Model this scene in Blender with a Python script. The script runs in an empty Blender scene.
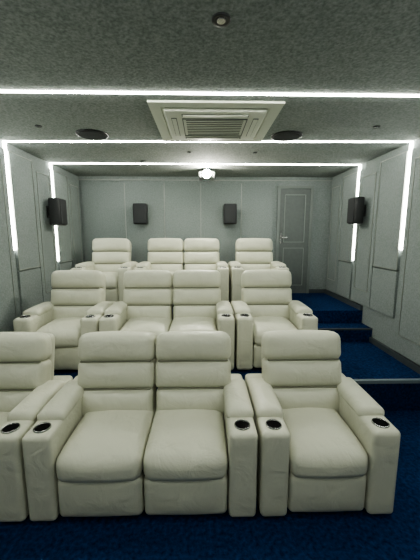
import bpy, bmesh, math
from mathutils import Vector, Matrix
S=bpy.context.scene
# ---------------- materials
def nodes(name):
    m=bpy.data.materials.new(name); m.use_nodes=True
    nt=m.node_tree; return m,nt,nt.nodes['Principled BSDF']
def mat(name,col,rough=.6,metal=0,emit=None,es=0,spec=.5):
    m,nt,b=nodes(name)
    b.inputs['Base Color'].default_value=(*col,1); b.inputs['Roughness'].default_value=rough
    b.inputs['Metallic'].default_value=metal; b.inputs['Specular IOR Level'].default_value=spec
    if emit: 
        b.inputs['Emission Color'].default_value=(*emit,1); b.inputs['Emission Strength'].default_value=es
    return m
def fabric(name,c1,c2,scale,rough=.95,bump=.3,big=0.,spec=.1,dist=.01,detail=4):
    m,nt,b=nodes(name); N=nt.nodes;L=nt.links
    tc=N.new('ShaderNodeTexCoord'); n=N.new('ShaderNodeTexNoise'); n.inputs['Scale'].default_value=scale
    n.inputs['Detail'].default_value=detail; L.new(tc.outputs['Object'],n.inputs['Vector'])
    r=N.new('ShaderNodeValToRGB'); r.color_ramp.elements[0].position=.3; r.color_ramp.elements[1].position=.7
    r.color_ramp.elements[0].color=(*c1,1); r.color_ramp.elements[1].color=(*c2,1)
    L.new(n.outputs['Fac'],r.inputs['Fac'])
    n2=N.new('ShaderNodeTexNoise'); n2.inputs['Scale'].default_value=3; L.new(tc.outputs['Object'],n2.inputs['Vector'])
    mx=N.new('ShaderNodeMix'); mx.data_type='RGBA'; mx.blend_type='MULTIPLY'; mx.inputs['Factor'].default_value=big
    L.new(r.outputs['Color'],mx.inputs[6]); L.new(n2.outputs['Fac'],mx.inputs[7])
    L.new(mx.outputs[2],b.inputs['Base Color'])
    bp=N.new('ShaderNodeBump'); bp.inputs['Strength'].default_value=bump; bp.inputs['Distance'].default_value=dist
    L.new(n.outputs['Fac'],bp.inputs['Height']); L.new(bp.outputs['Normal'],b.inputs['Normal'])
    b.inputs['Roughness'].default_value=rough; b.inputs['Specular IOR Level'].default_value=spec
    return m
M_wall=fabric('felt_wall',(.185,.212,.205),(.265,.292,.285),62,bump=.25)
M_panel=fabric('felt_panel',(.18,.207,.20),(.26,.287,.28),62,bump=.25)
M_ceil=fabric('felt_ceiling',(.165,.185,.172),(.31,.33,.31),62,bump=.35)
M_carpet=fabric('navy_carpet',(.002,.012,.048),(.012,.048,.15),40,bump=.9,big=.35,dist=.02)
M_edge=mat('step_edging',(.16,.2,.22),.5)
M_base=mat('baseboard',(.05,.06,.065),.6)
M_trim=mat('trim_metal',(.30,.32,.29),.4,.5)
M_led=mat('led_white',(1,1,1),.5,0,(.97,1.0,.91),25)
M_led2=mat('led_wall',(1,1,1),.5,0,(.97,1.0,.91),16)
M_lens=mat('projector_glow',(1,1,1),.5,0,(1,.97,.85),480)
M_white=mat('ac_plastic',(.58,.60,.51),.5)
M_pbody=mat('projector_body',(.22,.23,.22),.5)
M_slot=mat('slot_dark',(.10,.11,.10),.7)
M_black=mat('black_plastic',(.012,.013,.014),.45)
M_cup=mat('cup_black',(.006,.006,.006),.9,spec=.05)
M_grille=mat('speaker_grille',(.02,.022,.024),.75)
M_chrome=mat('dark_chrome',(.38,.38,.37),.25,1)
M_door=fabric('door_paint',(.10,.115,.11),(.12,.135,.13),20,rough=.5,bump=.05,spec=.3)
M_doorf=mat('door_frame',(.17,.19,.18),.5)
M_dtrim=mat('door_moulding',(.27,.29,.27),.5)
def leather():
    m,nt,b=nodes('cream_leather'); N=nt.nodes;L=nt.links
    b.inputs['Roughness'].default_value=.42
    b.inputs['Specular IOR Level'].default_value=.38
    tc=N.new('ShaderNodeTexCoord')
    n=N.new('ShaderNodeTexNoise'); n.inputs['Scale'].default_value=6.5; n.inputs['Detail'].default_value=3; n.inputs['Distortion'].default_value=.8
    L.new(tc.outputs['Object'],n.inputs['Vector'])
    v=N.new('ShaderNodeTexNoise'); v.inputs['Scale'].default_value=120; L.new(tc.outputs['Object'],v.inputs['Vector'])
    b1=N.new('ShaderNodeBump'); b1.inputs['Strength'].default_value=.5; b1.inputs['Distance'].default_value=.026
    b2=N.new('ShaderNodeBump'); b2.inputs['Strength'].default_value=.15; b2.inputs['Distance'].default_value=.005
    L.new(n.outputs['Fac'],b1.inputs['Height']); L.new(v.outputs['Fac'],b2.inputs['Height'])
    L.new(b1.outputs['Normal'],b2.inputs['Normal']); L.new(b2.outputs['Normal'],b.inputs['Normal'])
    r=N.new('ShaderNodeValToRGB'); r.color_ramp.elements[0].color=(.525,.525,.425,1); r.color_ramp.elements[1].color=(.58,.58,.475,1)
    L.new(n.outputs['Fac'],r.inputs['Fac']); L.new(r.outputs['Color'],b.inputs['Base Color'])
    return m
M_leather=leather()
M_seam=mat('leather_seam',(.20,.20,.15),.7)
# ---------------- mesh helpers
def obj(name,bm,mats,loc=(0,0,0),smooth=False):
    me=bpy.data.meshes.new(name); 
    bmesh.ops.recalc_face_normals(bm,faces=bm.faces)
    bm.to_mesh(me); bm.free()
    for m in mats: me.materials.append(m)
    o=bpy.data.objects.new(name,me); o.location=loc; S.collection.objects.link(o); return o
def box(bm,x0,x1,y0,y1,z0,z1,mi=0,yo=0):
    vs=[bm.verts.new((x,y+(yo if x==x1 else 0),z)) for x in(x0,x1) for y in(y0,y1) for z in(z0,z1)]
    for f in((0,1,3,2),(4,6,7,5),(0,4,5,1),(2,3,7,6),(0,2,6,4),(1,5,7,3)):
        bm.faces.new([vs[i] for i in f]).material_index=mi
def rbox(bm,size,center,r,fn=None,mi=0,mtx=None,m=6):
    hs=[s/2 for s in size]; ax=[]
    for h in hs:
        rr=min(r,h*.99); a=[-h,-h+rr*.586]; inn=[-(h-rr)+2*(h-rr)*i/m for i in range(m+1)]
        ax.append((a+inn+[h-rr*.586,h],rr))
    n=[len(a[0])-1 for a in ax]; D={}
    def V(i,j,k):
        key=(i,j,k)
        if key in D: return D[key]
        p=[ax[0][0][i],ax[1][0][j],ax[2][0][k]]
        c=[max(-(h-a[1]),min(h-a[1],q)) for q,h,a in zip(p,hs,ax)]
        off=Vector(p)-Vector(c)
        q=Vector(c)+(off.normalized()*min(r,min(hs)*.99) if off.length>1e-9 else off)
        if fn: q=Vector(fn(q,q.x/hs[0],q.y/hs[1],q.z/hs[2]))
        q=q+Vector(center)
        if mtx: q=mtx@q
        D[key]=bm.verts.new(q); return D[key]
    def F(a):
        f=bm.faces.new(a); f.material_index=mi; f.smooth=True
    for s in(0,1):
        for i in range(n[0]):
            for j in range(n[1]):
                k=n[2]*s; F([V(i,j,k),V(i+1,j,k),V(i+1,j+1,k),V(i,j+1,k)])
            for k in range(n[2]):
                j=n[1]*s; F([V(i,j,k),V(i+1,j,k),V(i+1,j,k+1),V(i,j,k+1)])
        for j in range(n[1]):
            for k in range(n[2]):
                i=n[0]*s; F([V(i,j,k),V(i,j+1,k),V(i,j+1,k+1),V(i,j,k+1)])
def lathe(bm,c,prof,mi=0,seg=28,mtx=None):
    rings=[]
    for r,z in prof:
        ring=[]
        for i in range(seg):
            a=2*math.pi*i/seg; p=Vector((r*math.cos(a),r*math.sin(a),z))
            if mtx: p=mtx@p
            ring.append(bm.verts.new(p+Vector(c)))
        rings.append(ring)
    for a,b in zip(rings,rings[1:]):
        for i in range(seg):
            f=bm.faces.new([a[i],a[(i+1)%seg],b[(i+1)%seg],b[i]]); f.material_index=mi; f.smooth=True
    for ring in(rings[0],rings[-1]):
        f=bm.faces.new(ring); f.material_index=mi
# ---------------- recliner
def recliner_mesh(name,ns,sw,aw,bw):
    bm=bmesh.new(); half=ns*sw/2+aw
    rec=Matrix.Translation((0,.475,.425))@Matrix.Rotation(math.radians(-13),4,'X')
    for s in range(ns):
        cx=(s-(ns-1)/2)*sw; bx=(s-(ns-1)/2)*(bw+.004)
        def seatf(p,u,v,w):
            z=p.z+.036*(1-u*u)*(1-v*v)*max(w,0)
            y=p.y-.026*(1-u*u)*max(-v,0)*(1-w*w*.5)
            z-= .018*max(-v-.5,0)*2
            return (p.x,y,z)
        rbox(bm,(sw-.004,.62,.17),(cx,.305,.385),.058,seatf,m=10)
        def ff(p,u,v,w):
            return (p.x,p.y-.024*(1-u*u)*(1-w*w)*(v<0),p.z)
        rbox(bm,(sw-.006,.10,.27),(cx,.062,.168),.035,ff,m=8)
        def cf(b,tap=0,lean=0):
            def f(p,u,v,w):
                y=p.y-b*(1-u**4)*(1-w*w)*max(-v,0)-lean*max(w,0)
                x=p.x*(1-tap*max(w,0)**2)
                z=p.z
                if tap: z-= .012*u*u*max(w,0)
                return(x,y,z)
            return f
        rbox(bm,(bw-.02,.17,.22),(bx,.080,.095),.042,cf(.048),mtx=rec,m=8)
        rbox(bm,(bw,.17,.215),(bx,.085,.303),.042,cf(.038),mtx=rec,m=8)
        rbox(bm,(bw+.004,.18,.23),(bx,.078,.516),.055,cf(.036,.05,.012),mtx=rec,m=8)
        for zz in(.199,.408):
            rbox(bm,(bw-.05,.03,.014),(bx,.012,zz),.006,mi=3,mtx=rec,m=2)
        rbox(bm,(bw-.02,.11,.92),(bx,.185,.15),.05,mtx=rec,m=4)
    for sg in(-1,1):
        ax=sg*(half-aw/2)
        def af(p,u,v,w):
            z=p.z+.012*max(v,0)*max(w,0)
            return(p.x,p.y,z)
        rbox(bm,(aw-.006,.80,.58),(ax,.40,.31),.030,af,m=8)
        def pf(p,u,v,w):
            return(p.x,p.y,p.z+.018*(1-u*u)*(1-v**4)*max(w,0))
        rbox(bm,(aw+.004,.48,.075),(ax,.415,.602),.034,pf,m=8)
        c=(ax,.092,.598)
        lathe(bm,c,[(.040,.004),(.045,.004),(.0455,.010),(.047,.012),(.051,.009),(.052,-.01)],2)
        lathe(bm,c,[(.0445,.0),(.0445,.0055)],4)
    box(bm,-half+.05,half-.05,.10,.82,.0,.09,1)
    for x in(-half+.04,half-.04):
        for y in(.06,.74):
            lathe(bm,(x,y,0),[(.02,0),(.024,.05)],1,12)
    bmesh.ops.recalc_face_normals(bm,faces=bm.faces)
    me=bpy.data.meshes.new(name); bm.to_mesh(me); bm.free()
    for m in(M_leather,M_black,M_chrome,M_seam,M_cup): me.materials.append(m)
    return me
P2,P3=.33,.70
single=recliner_mesh('theater_recliner',1,.50,.18,.61)
double=recliner_mesh('double_theater_recliner',2,.53,.18,.59)
for y,z,dx in((1.63,0,0),(3.01,P2,0),(4.38,P3,.05)):
    for x in(-1.53+dx*.3,.78+dx*1.4):
        o=bpy.data.objects.new('theater_recliner',single); o.location=(x,y,z); S.collection.objects.link(o)
    o=bpy.data.objects.new('double_theater_recliner',double); o.location=(-.378+dx*1.1,y,z); S.collection.objects.link(o)
# ---------------- room
XL,XR,YF,YB,ZC=-2.19,2.31,-3.0,5.54,2.80
def slab(name,a,m):
    bm=bmesh.new(); box(bm,*a); return obj(name,bm,[m])
slab('floor',(XL-.1,XR+.1,YF-.1,YB+.1,-.1,0),M_carpet)
slab('ceiling',(XL-.1,XR+.1,YF-.1,YB+.1,ZC,ZC+.1),M_ceil)
slab('wall_left',(XL-.1,XL,YF-.1,YB+.1,0,ZC),M_wall)
slab('wall_right',(XR,XR+.1,YF-.1,YB+.1,0,ZC),M_wall)
slab('wall_front',(XL,XR,YF-.1,YF,0,ZC),M_wall)
slab('wall_back',(XL,XR,YB,YB+.1,0,ZC),M_wall)
E2,E3=2.80,4.19
bm=bmesh.new(); box(bm,XL,XR,E2,YB,0,P2); box(bm,XL,XR,E2-.008,E2+.03,P2-.03,P2+.004,1)
obj('floor_riser',bm,[M_carpet,M_edge])
bm=bmesh.new(); box(bm,XL,XR,E3,YB,P2,P3); obj('floor_riser',bm,[M_carpet])
bm=bmesh.new(); box(bm,1.30,XR,E3-.28,E3,P2,(P2+P3)/2); box(bm,1.30,XR,E3-.285,E3-.26,(P2+P3)/2-.02,(P2+P3)/2+.003,1)
obj('floor_aisle_step',bm,[M_carpet,M_base])
for nm,x0,x1 in(('baseboard_left',XL,XL+.035),('baseboard_right',XR-.035,XR)):
    bm=bmesh.new(); box(bm,x0,x1,YF,E2-.01,0,.07); box(bm,x0,x1,E2,E3,P2,P2+.07); box(bm,x0,x1,E3,YB,P3,P3+.07); obj(nm,bm,[M_base])
DX0,DX1=1.34,1.98
bm=bmesh.new(); box(bm,XL+.035,DX0-.01,YB-.02,YB,P3,P3+.07); box(bm,DX1+.01,XR-.035,YB-.02,YB,P3,P3+.07); obj('baseboard_back',bm,[M_base])
ys=[-1.11,.05,1.20,2.35,3.505,4.53]
for y in ys:
    bm=bmesh.new(); h=.0085 if y<3 else .007
    sk=(.02,-.07) if abs(y-3.505)<.01 else (0,0)
    yl,yr=y+sk[0],y+sk[1]
    box(bm,XL,XR,yl-h,yl+h,ZC-.010,ZC,0,yr-yl)
    zb=1.61 if y<4 else 1.40
    if y>0:
        box(bm,XL,XL+.031,yl-.008,yl+.008,zb,ZC-.010,1); box(bm,XR-.031,XR,yr-.008,yr+.008,zb,ZC-.010,1)
    obj('led_strip_light',bm,[M_led,M_led2])
def frame(bm,side,y0,y1,z0,z1,w=.008,t=.007,mi=1):
    xs=(XL+.025,XL+.025+t) if side<0 else (XR-.025-t,XR-.025)
    box(bm,*xs,y0,y0+w,z0,z1,mi); box(bm,*xs,y1-w,y1,z0,z1,mi)
    box(bm,*xs,y0,y1,z0,z0+w,mi); box(bm,*xs,y0,y1,z1-w,z1,mi)
for side in(-1,1):
    bm=bmesh.new(); xs=(XL,XL+.025) if side<0 else (XR-.025,XR)
    e=[YF+.02]+ys+[YB-.03]
    e=[q+((.02 if side<0 else -.07) if abs(q-3.505)<.01 else 0) for q in e]
    for a,b in zip(e,e[1:]):
        zb=.09 if a<2.3 else (P2+.09 if a<3.4 else P3+.09)
        n=2; g=.016; w=(b-a-.05)/n
        for i in range(n):
            y0=a+.025+i*w+g/2; y1=y0+w-g
            zz=zb
            split=1.36 if i==0 else 0
            if split and a>0:
                box(bm,*xs,y0,y1,zz,split-g/2); box(bm,*xs,y0,y1,split+g/2,ZC-.09)
                frame(bm,side,y0,y1,split+g/2,ZC-.09)
            else:
                box(bm,*xs,y0,y1,zz,ZC-.09); frame(bm,side,y0+.07,y1-.07,zz+.2,ZC-.20)
    obj('wall_left_panelling' if side<0 else 'wall_right_panelling',bm,[M_panel,M_trim])
bm=bmesh.new()
edges=[XL+.04,-1.39,-.69,-.04,.69,1.27]
for a,b in zip(edges,edges[1:]):
    box(bm,a+.008,b-.008,YB-.022,YB,P3+.09,ZC-.11)
for x in edges[1:-1]:
    box(bm,x-.006,x+.006,YB-.027,YB,P3+.09,ZC-.11,1)
obj('wall_back_panelling',bm,[M_panel,M_trim])
bm=bmesh.new(); box(bm,XL,XR,YB-.035,YB,ZC-.05,ZC); box(bm,XL,XR,YB-.040,YB-.030,ZC-.065,ZC-.053,1); obj('trim_1',bm,[M_wall,M_trim])
def door(x0,x1,z0,z1):
    bm=bmesh.new(); y=YB-.001
    w=.045
    box(bm,x0,x0+w,y-.045,y,z0,z1,1); box(bm,x1-w,x1,y-.045,y,z0,z1,1); box(bm,x0+w,x1-w,y-.045,y,z1-w,z1,1)
    box(bm,x0+w,x1-w,y-.028,y,z0,z1-w,0)
    def fr(a,b,c,d,t=.010):
        box(bm,a,a+t,y-.036,y-.028,c,d,2); box(bm,b-t,b,y-.036,y-.028,c,d,2)
        box(bm,a+t,b-t,y-.036,y-.028,c,c+t,2); box(bm,a+t,b-t,y-.036,y-.028,d-t,d,2)
    fr(x0+.13,x1-.13,z0+.95,z1-.15); fr(x0+.13,x1-.13,z0+.15,z0+.85)
    box(bm,x0+.065,x0+.095,y-.036,y-.028,z0+.93,z0+1.12,3)
    box(bm,x0+.07,x0+.09,y-.075,y-.036,z0+1.03,z0+1.05,3); box(bm,x0+.07,x0+.19,y-.085,y-.068,z0+1.03,z0+1.05,3)
    obj('door_1',bm,[M_door,M_doorf,M_dtrim,M_chrome])
door(DX0,DX1,P3,P3+1.95)
def speaker(loc,rotz,w=.21,h=.37,d=.17):
    bm=bmesh.new()
    rbox(bm,(w,d,h),(0,-d/2-.05,0),.02,mi=0,m=2)
    rbox(bm,(w-.03,.02,h-.03),(0,-d-.056,0),.009,mi=1,m=2)
    box(bm,-.03,.03,-.06,0,-.05,.05,0)
    box(bm,-.05,.05,-.008,0,-.08,.08,0)
    mt=Matrix.Rotation(rotz,4,'Z')
    for v in bm.verts: v.co=mt@v.co
    obj('wall_speaker',bm,[M_black,M_grille],loc)
speaker((-1.09,YB-.023,2.145),0,.235,.35); speaker((.475,YB-.023,2.145),0,.225,.35)
speaker((XL+.035,4.33,2.10),math.radians(90),d=.15); speaker((XR-.035,4.29,2.12),math.radians(-90),d=.13)
def down(x,y,R=.055,lit=True):
    bm=bmesh.new()
    lathe(bm,(x,y,ZC),[(R*.6,-.004),(R*.75,-.006),(R,-.008),(R*1.05,0)],0,24)
    lathe(bm,(x,y,ZC),[(R*.45,-.010),(R*.55,-.004)],1,20)
    obj('recessed_downlight',bm,[M_black,M_chrome])
for x,y,R in((.09,1.60,.045),(-1.55,3.05,.03),(1.65,3.0,.03),(-.83,4.40,.04),(-.17,3.92,.026),(.65,3.92,.026)): down(x,y,R)
for x in(-1.13,.87):
    bm=bmesh.new()
    lathe(bm,(x,3.28,ZC),[(.133,-.012),(.143,-.014),(.157,-.010),(.161,0)],0,40)
    lathe(bm,(x,3.28,ZC),[(.131,-.016),(.134,-.008)],1,40)
    obj('ceiling_speaker',bm,[M_black,M_grille])
bm=bmesh.new(); cx,cy=.105,2.96; z=ZC
def ring(x,y,w,d,t,z0,z1,mi):
    box(bm,x-w/2,x+w/2,y-d/2,y-d/2+t,z0,z1,mi); box(bm,x-w/2,x+w/2,y+d/2-t,y+d/2,z0,z1,mi)
    box(bm,x-w/2,x-w/2+t,y-d/2+t,y+d/2-t,z0,z1,mi); box(bm,x+w/2-t,x+w/2,y-d/2+t,y+d/2-t,z0,z1,mi)
ring(cx,cy,1.06,.97,.09,z-.016,z,0)
box(bm,cx-.45,cx+.45,cy-.395,cy+.395,z-.006,z,0)
rbox(bm,(.84,.74,.03),(cx,cy,z-.020),.012,mi=0,m=3)
for sx,sy,w,d in((0,-.29,.56,.045),(0,.29,.56,.045),(-.35,0,.045,.46),(.35,0,.045,.46)):
    box(bm,cx+sx-w/2,cx+sx+w/2,cy+sy-d/2,cy+sy+d/2,z-.039,z-.033,2)
    if w>d: box(bm,cx+sx-w/2+.01,cx+sx+w/2-.01,cy+sy-.018,cy+sy+.018,z-.044,z-.039,0)
    else: box(bm,cx+sx-.018,cx+sx+.018,cy+sy-d/2+.01,cy+sy+d/2-.01,z-.044,z-.039,0)
for i in range(9):
    yy=cy-.18+i*.045; box(bm,cx-.25,cx+.25,yy-.003,yy+.003,z-.040,z-.033,1)
ring(cx,cy,.56,.44,.006,z-.042,z-.034,2)
obj('ceiling_air_conditioner',bm,[M_white,M_slot,M_slot])
bm=bmesh.new(); px,py,pz=.06,4.92,2.705
rbox(bm,(.26,.28,.10),(px,py,pz),.03,mi=0,m=3)
R90=Matrix.Rotation(math.radians(90),4,'X')
lathe(bm,(px,py-.135,pz),[(.070,0),(.070,.02),(.066,.03)],1,24,R90)
lathe(bm,(px,py-.155,pz),[(.064,0),(.062,.022),(.050,.044),(.030,.058),(.010,.064),(.002,.065)],2,24,R90)
lathe(bm,(px,py,pz+.04),[(.02,0),(.02,.035),(.07,.04),(.07,.055)],1,20)
obj('ceiling_projector',bm,[M_pbody,M_black,M_lens])
w=bpy.data.worlds.new('World'); S.world=w; w.use_nodes=True
w.node_tree.nodes['Background'].inputs[0].default_value=(.5,.55,.5,1); w.node_tree.nodes['Background'].inputs[1].default_value=.05
cd=bpy.data.cameras.new('camera'); cam=bpy.data.objects.new('camera',cd); S.collection.objects.link(cam)
cd.sensor_width=36; cd.lens=36*300/560; cd.clip_start=.02
cam.location=(0,0,1.78); cam.rotation_euler=(math.radians(90-8.5),0,math.radians(-1.3))
S.camera=cam
S.view_settings.view_transform='AgX'
try: S.view_settings.look='AgX - Medium High Contrast'
except Exception as e: print(e)
S.view_settings.exposure=.95
